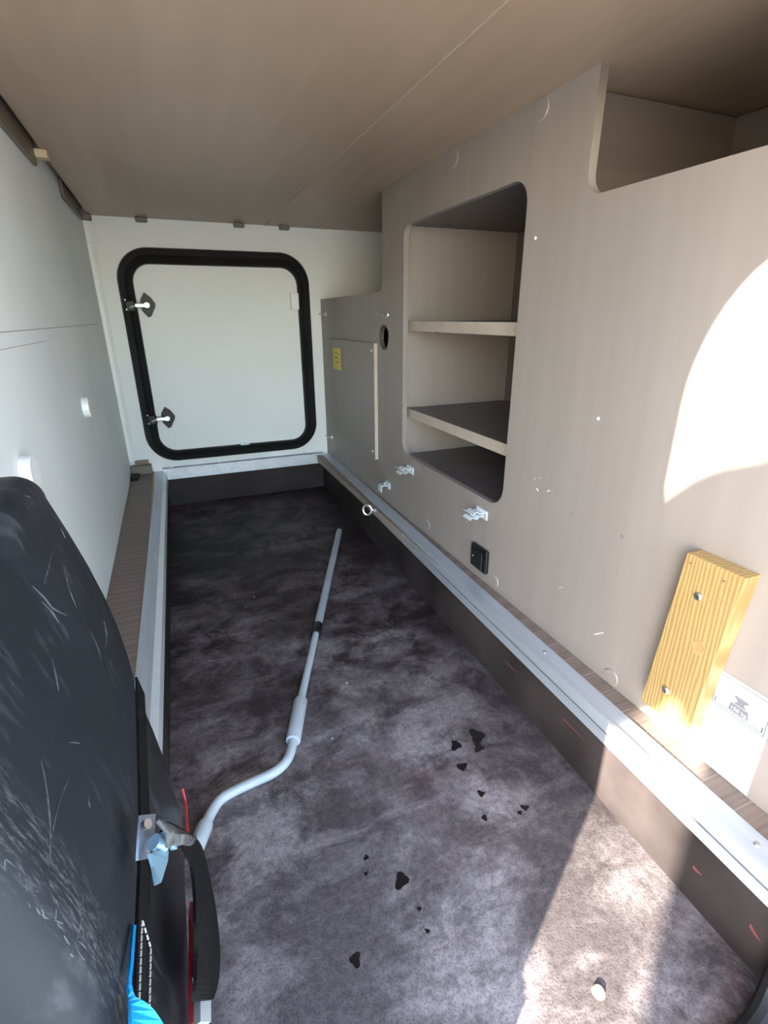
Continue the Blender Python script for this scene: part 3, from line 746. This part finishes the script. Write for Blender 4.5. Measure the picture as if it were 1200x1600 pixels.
# scuffed bevel at the near end of the lid
sc_pts = [PX(-30, 1365, -.12), PX(60, 1432, -.108), PX(130, 1490, -.098), PX(185, 1545, -.092)]
from mathutils.bvhtree import BVHTree
lid_o = [c_ for c_ in cs.children if c_.name.startswith('lid')][0]
bvh = BVHTree.FromPolygons([v.co.copy() for v in lid_o.data.vertices], [tuple(p.vertices) for p in lid_o.data.polygons])
def on_lid(x, y):
    h = bvh.ray_cast(CAM_POS, ray(x, y).normalized()); return h[0]
def scratch(pts, r, m='scuff', nm='scratch'):
    P = [on_lid(*q) for q in smooth_path([Vector((q[0], q[1], 0)) for q in pts], 4) for q in [(q.x, q.y)]]
    P = [p for p in P if p is not None]
    if len(P) < 3: return
    n = len(P); rr = [r * (.25 + .75 * math.sin(PI * (k + .3) / (n - .4))) for k in range(n)]
    wparent(obj(nm, tube(P, rr, 6), m, None, True), cs)
for pts, r_ in [([(50, 915), (70, 935), (82, 950), (105, 962)], .0011), ([(65, 940), (80, 955), (93, 975)], .0010), ([(64, 1188), (72, 1230), (78, 1290), (78, 1345)], .0007), ([(108, 1216), (92, 1255), (80, 1310)], .0006),
                ([(82, 860), (75, 890), (68, 915)], .0006), ([(100, 885), (108, 920), (120, 950)], .0005), ([(140, 985), (152, 1010), (158, 1030)], .0005), ([(162, 970), (166, 990), (165, 1010)], .0009), ([(130, 1395), (127, 1430), (120, 1470)], .0007),
                ([(38, 775), (45, 776), (48, 778)], .0006), ([(95, 825), (99, 835), (102, 842)], .0007), ([(82, 1030), (86, 1050), (92, 1080)], .0005), ([(140, 1240), (138, 1252), (141, 1262)], .0007), ([(108, 1160), (116, 1160), (126, 1162)], .0006)]:
    scratch(pts, r_)
rs = random.Random(3)
for k in range(24):
    t = rs.random(); x = 2 + 150 * t + rs.gauss(0, 8); y = 1345 + 150 * t + rs.gauss(0, 14) + (12 if k % 3 else -8)
    l = rs.uniform(6, 20); a = rs.uniform(.4, 1.6)
    dx, dy = math.cos(a) * l / 2, math.sin(a) * l / 2
    scratch([(x - dx, y - dy), (x, y + rs.uniform(-2, 2)), (x + dx, y + dy)], rs.uniform(.0002, .0006))
# webbing strap running along below the seam
def strip(q, X0, X1=None, dz=0): pass
L_, R_ = [], []
for y in (.215, .25, .30, .35, .40, .44, .50, .545):
    z = seam(y) - .006
    L_.append((-.0875, y, z)); R_.append((-.0835, y, z - .026))
strap_o = wparent(obj('strap', ribbon(L_, R_, .0022), 'webbing'), cs)
# stitched loop end on the strap
zs_ = seam(.27) - .007
for (a, b_) in (((.232, -.002), (.315, -.002)), ((.240, -.023), (.305, -.023)), ((.315, -.002), (.305, -.023)), ((.232, -.002), (.240, -.023))):
    n = max(3, int(math.hypot(b_[0] - a[0], b_[1] - a[1]) / .0052)); bm = bmesh.new()
    for k in range(n):
        f0, f1 = (k + .15) / n, (k + .85) / n
        p0 = [(-.0870 + .004 * (-(a[1] + (b_[1] - a[1]) * f)) / .026, a[0] + (b_[0] - a[0]) * f, zs_ + a[1] + (b_[1] - a[1]) * f) for f in (f0, f1)]
        tube([Vector(p) + Vector((.0022, 0, .0)) for p in p0], .0008, 6, bm)
    obj('stitching', bm, 'thread', strap_o)
# cam buckle
bp_o = wparent(obj('buckle_plate', ribbon([PX(219, 1274, -.074), PX(216, 1310, -.076), PX(214, 1345, -.078)], [PX(241, 1272, -.068), PX(240, 1308, -.070), PX(229, 1342, -.076)], .0022), 'buckle_steel'), cs)
p = PX(226, 1290, -.0705); obj('buckle_rivet', cyl(p, p + Vector((.003, -.001, .002)), .004), 'steel', bp_o, True)
wparent(obj('buckle_lever', ribbon([PX(232, 1335, -.068), PX(238, 1355, -.066), PX(243, 1383, -.064)], [PX(262, 1325, -.058), PX(261, 1345, -.058), PX(250, 1380, -.062)], .0022), 'blue_zinc'), cs)
wparent(obj('buckle_cam', cyl(PX(240, 1315, -.066), PX(256, 1322, -.060), .006), 'blue_zinc', None, True), cs)
wparent(obj('buckle_jaw', ribbon([PX(253, 1300, -.060), PX(262, 1314, -.056), PX(270, 1328, -.054)], [PX(258, 1300, -.058), PX(272, 1312, -.053), PX(275, 1327, -.052)], .003), 'blue_zinc'), cs)
# coiled ribbed webbing and hanging tail
bm = bmesh.new()
for k in range(12):
    f_ = k / 11
    a = Vector(PX(246 + 52 * f_, 1282 + 24 * f_, -.060 + .012 * f_)); c_ = Vector(PX(262 + 36 * f_, 1322 - 4 * f_, -.056 + .010 * f_))
    tube([a, (a + c_) / 2 + Vector((.004, -.003, .003)), c_], .0019, 8, bm)
wparent(obj('webbing_coil', bm, 'webbing_grey', None, True), cs)
tl_ = [(252, 1300, -.062), (280, 1320, -.056), (296, 1345, -.052), (303, 1390, -.050), (304, 1440, -.050), (306, 1490, -.051), (304, 1540, -.053), (300, 1565, -.056)]
tr_ = [(262, 1284, -.058), (292, 1300, -.050), (313, 1322, -.046), (326, 1370, -.043), (337, 1430, -.042), (342, 1490, -.042), (339, 1535, -.044), (331, 1562, -.047)]
wparent(obj('webbing_tail', ribbon(smooth_path([PX(*q) for q in tl_], 4), smooth_path([PX(*q) for q in tr_], 4), .003), 'webbing'), cs)
# red cord, grey plastic clip, blue webbing
wparent(obj('red_cord', tube(smooth_path([PX(285, 1232, -.0700), PX(290, 1255, -.0685), PX(292, 1285, -.0675), PX(296, 1330, -.066)], 5), .0018, 8), 'red', None, True), cs)
wparent(obj('red_strap', ribbon(smooth_path([PX(296, 1410, -.068), PX(297, 1470, -.066), PX(296, 1530, -.066), PX(298, 1600, -.066)], 4), smooth_path([PX(302, 1412, -.064), PX(307, 1470, -.062), PX(309, 1530, -.061), PX(318, 1600, -.060)], 4), .003), 'red'), cs)
wparent(obj('plastic_clip', ribbon(smooth_path([PX(305, 1525, -.060), PX(308, 1555, -.059), PX(308, 1600, -.059)], 4), smooth_path([PX(317, 1522, -.055), PX(324, 1555, -.053), PX(325, 1600, -.053)], 4), .006), 'grey_plastic'), cs)
wparent(obj('blue_strap', ribbon(smooth_path([PX(208, 1445, -.0870), PX(203, 1500, -.085), PX(200, 1550, -.083), PX(203, 1580, -.080), PX(202, 1640, -.078)], 4), smooth_path([PX(211, 1445, -.0840), PX(207, 1500, -.082), PX(206, 1550, -.080), PX(240, 1580, -.070), PX(275, 1640, -.066)], 4), .002), 'blue'), cs)

# ------------------------------------------------------------------ marks on the tray floor and side
def blob(name, x, y, r, m, parent, z=ZW, n=26, amp=.22):
    ph = random.random() * 6
    pts = []
    for k in range(n):
        a = 2 * PI * k / n; rr = r * (1 + amp * (math.sin(a * 3 + ph) + .6 * math.sin(a * 2 + 2 * ph)) + random.uniform(-.12, .12))
        pts.append((x + rr * math.cos(a), y + rr * math.sin(a)))
    plate(name, [pts], .0003, 'z', z + .0001, m, parent)
for q, r in (((712, 1165), .011), ((745, 1150), .016), ((722, 1198), .009), ((748, 1168), .010), ((627, 1376), .011), ((555, 1500), .008), ((752, 1240), .006), ((572, 1340), .004), ((572, 1365), .003), ((820, 1262), .006), ((812, 1270), .004), ((757, 1278), .005), ((655, 1420), .003), ((668, 1455), .003)):
    p = PZ(*q, ZW); blob('stain', p.x, p.y, r, 'stain', fl)
p = PZ(935, 1550, ZW)
bm = cyl((p.x, p.y, ZW), (p.x, p.y, ZW + .004), .0085, .006, 24)
tag(obj('floor_plug', bm, 'pine_side', None, True), 'small pale round plug in the sunlit tray floor', 'plug')
for (a, b_, w) in (((878, 1125), (912, 1158), .004), ((1085, 1355), (1098, 1366), .006), ((1175, 1445), (1192, 1470), .006), ((785, 1035), (805, 1055), .003)):
    pa = PX(*a, xr(.5)); pb = PX(*b_, xr(.4))
    xa, xb2 = xr(pa.y) + .0012, xr(pb.y) + .0012
    obj('scratch', ribbon([(xa, pa.y, pa.z + w), (xa, (pa.y + pb.y) / 2, (pa.z + pb.z) / 2 + w * .4), (xb2, pb.y, pb.z)], [(xa, pa.y, pa.z), (xa, (pa.y + pb.y) / 2, (pa.z + pb.z) / 2 - w * .4), (xb2, pb.y, pb.z - .001)], .0006), 'red_mark', bR)

# ------------------------------------------------------------------ made-up timber screen outside, cut to shape the shade in the garage
YS = -1.0
def SC(xd, zd): return (xd + YS / SUN_K, zd - YS * math.hypot(1, 1 / SUN_K) * SUN_T)
fe = empty('timber_screen', (-1.75, YS, -.55)); tag(fe, 'made-up screen of boards on posts, shaping the shade inside the door', 'shade screen')
brd = [SC(*q) for q in ((-.42, .30), (-.17, .305), (-.13, .315), (-.105, .322), (-.075, .348), (-.045, .382), (-.015, .350), (.02, .30), (.5, .30), (.5, .72), (.0235, .718), (-.037, .726), (-.102, .724), (-.145, .714), (-.183, .702), (-.42, .68))]
wparent(plate('board', [brd], .03, 'y', YS - .015, 'fence_wood'), fe)
xa, _ = SC(.042, 0)
for k in range(4): wparent(obj('post', boxb(xa + .11 * k, xa + .1105 + .11 * k, YS - .06, YS - .016, -.55, 1.22), 'fence_wood'), fe)
for k in range(24):                                                # screen widened to the left to block low sky light
    xb_ = SC(-.42, 0)[0] - .11 * (k + 1)
    wparent(obj('post', boxb(xb_, xb_ + .1095, YS - .06, YS - .016, -.55, 1.24), 'fence_wood'), fe)
# ------------------------------------------------------------------ unseen garage door leaf, added swung up to block sky light
d2 = empty('shade_door', (.2, -.005, 1.03)); struct(d2, 'white garage door leaf, added unseen above the opening to block sky light'); d2['category'] = 'door'
ang = math.radians(38)
leaf = plate('shade_door_leaf', [rounded(-.22, .63, 0, 1.14, .13)], .03, 'z', 0, 'body_white')
lining = plate('shade_door_seal', [rounded(-.20, .61, .02, 1.12, .12), rounded(-.16, .57, .06, 1.08, .09)], .012, 'z', -.012, 'rubber')
for o in (leaf, lining):
    for v in o.data.vertices:
        a, b_, c_ = v.co; v.co = (a, -.03 - b_ * math.cos(ang) - c_ * math.sin(ang), 1.03 + b_ * math.sin(ang) + c_ * math.cos(ang))
    wparent(o, d2)
wparent(obj('hinge', cyl((-.15, -.012, 1.03), (.55, -.012, 1.03), .012, .012, 12), 'alu', None, True), d2)
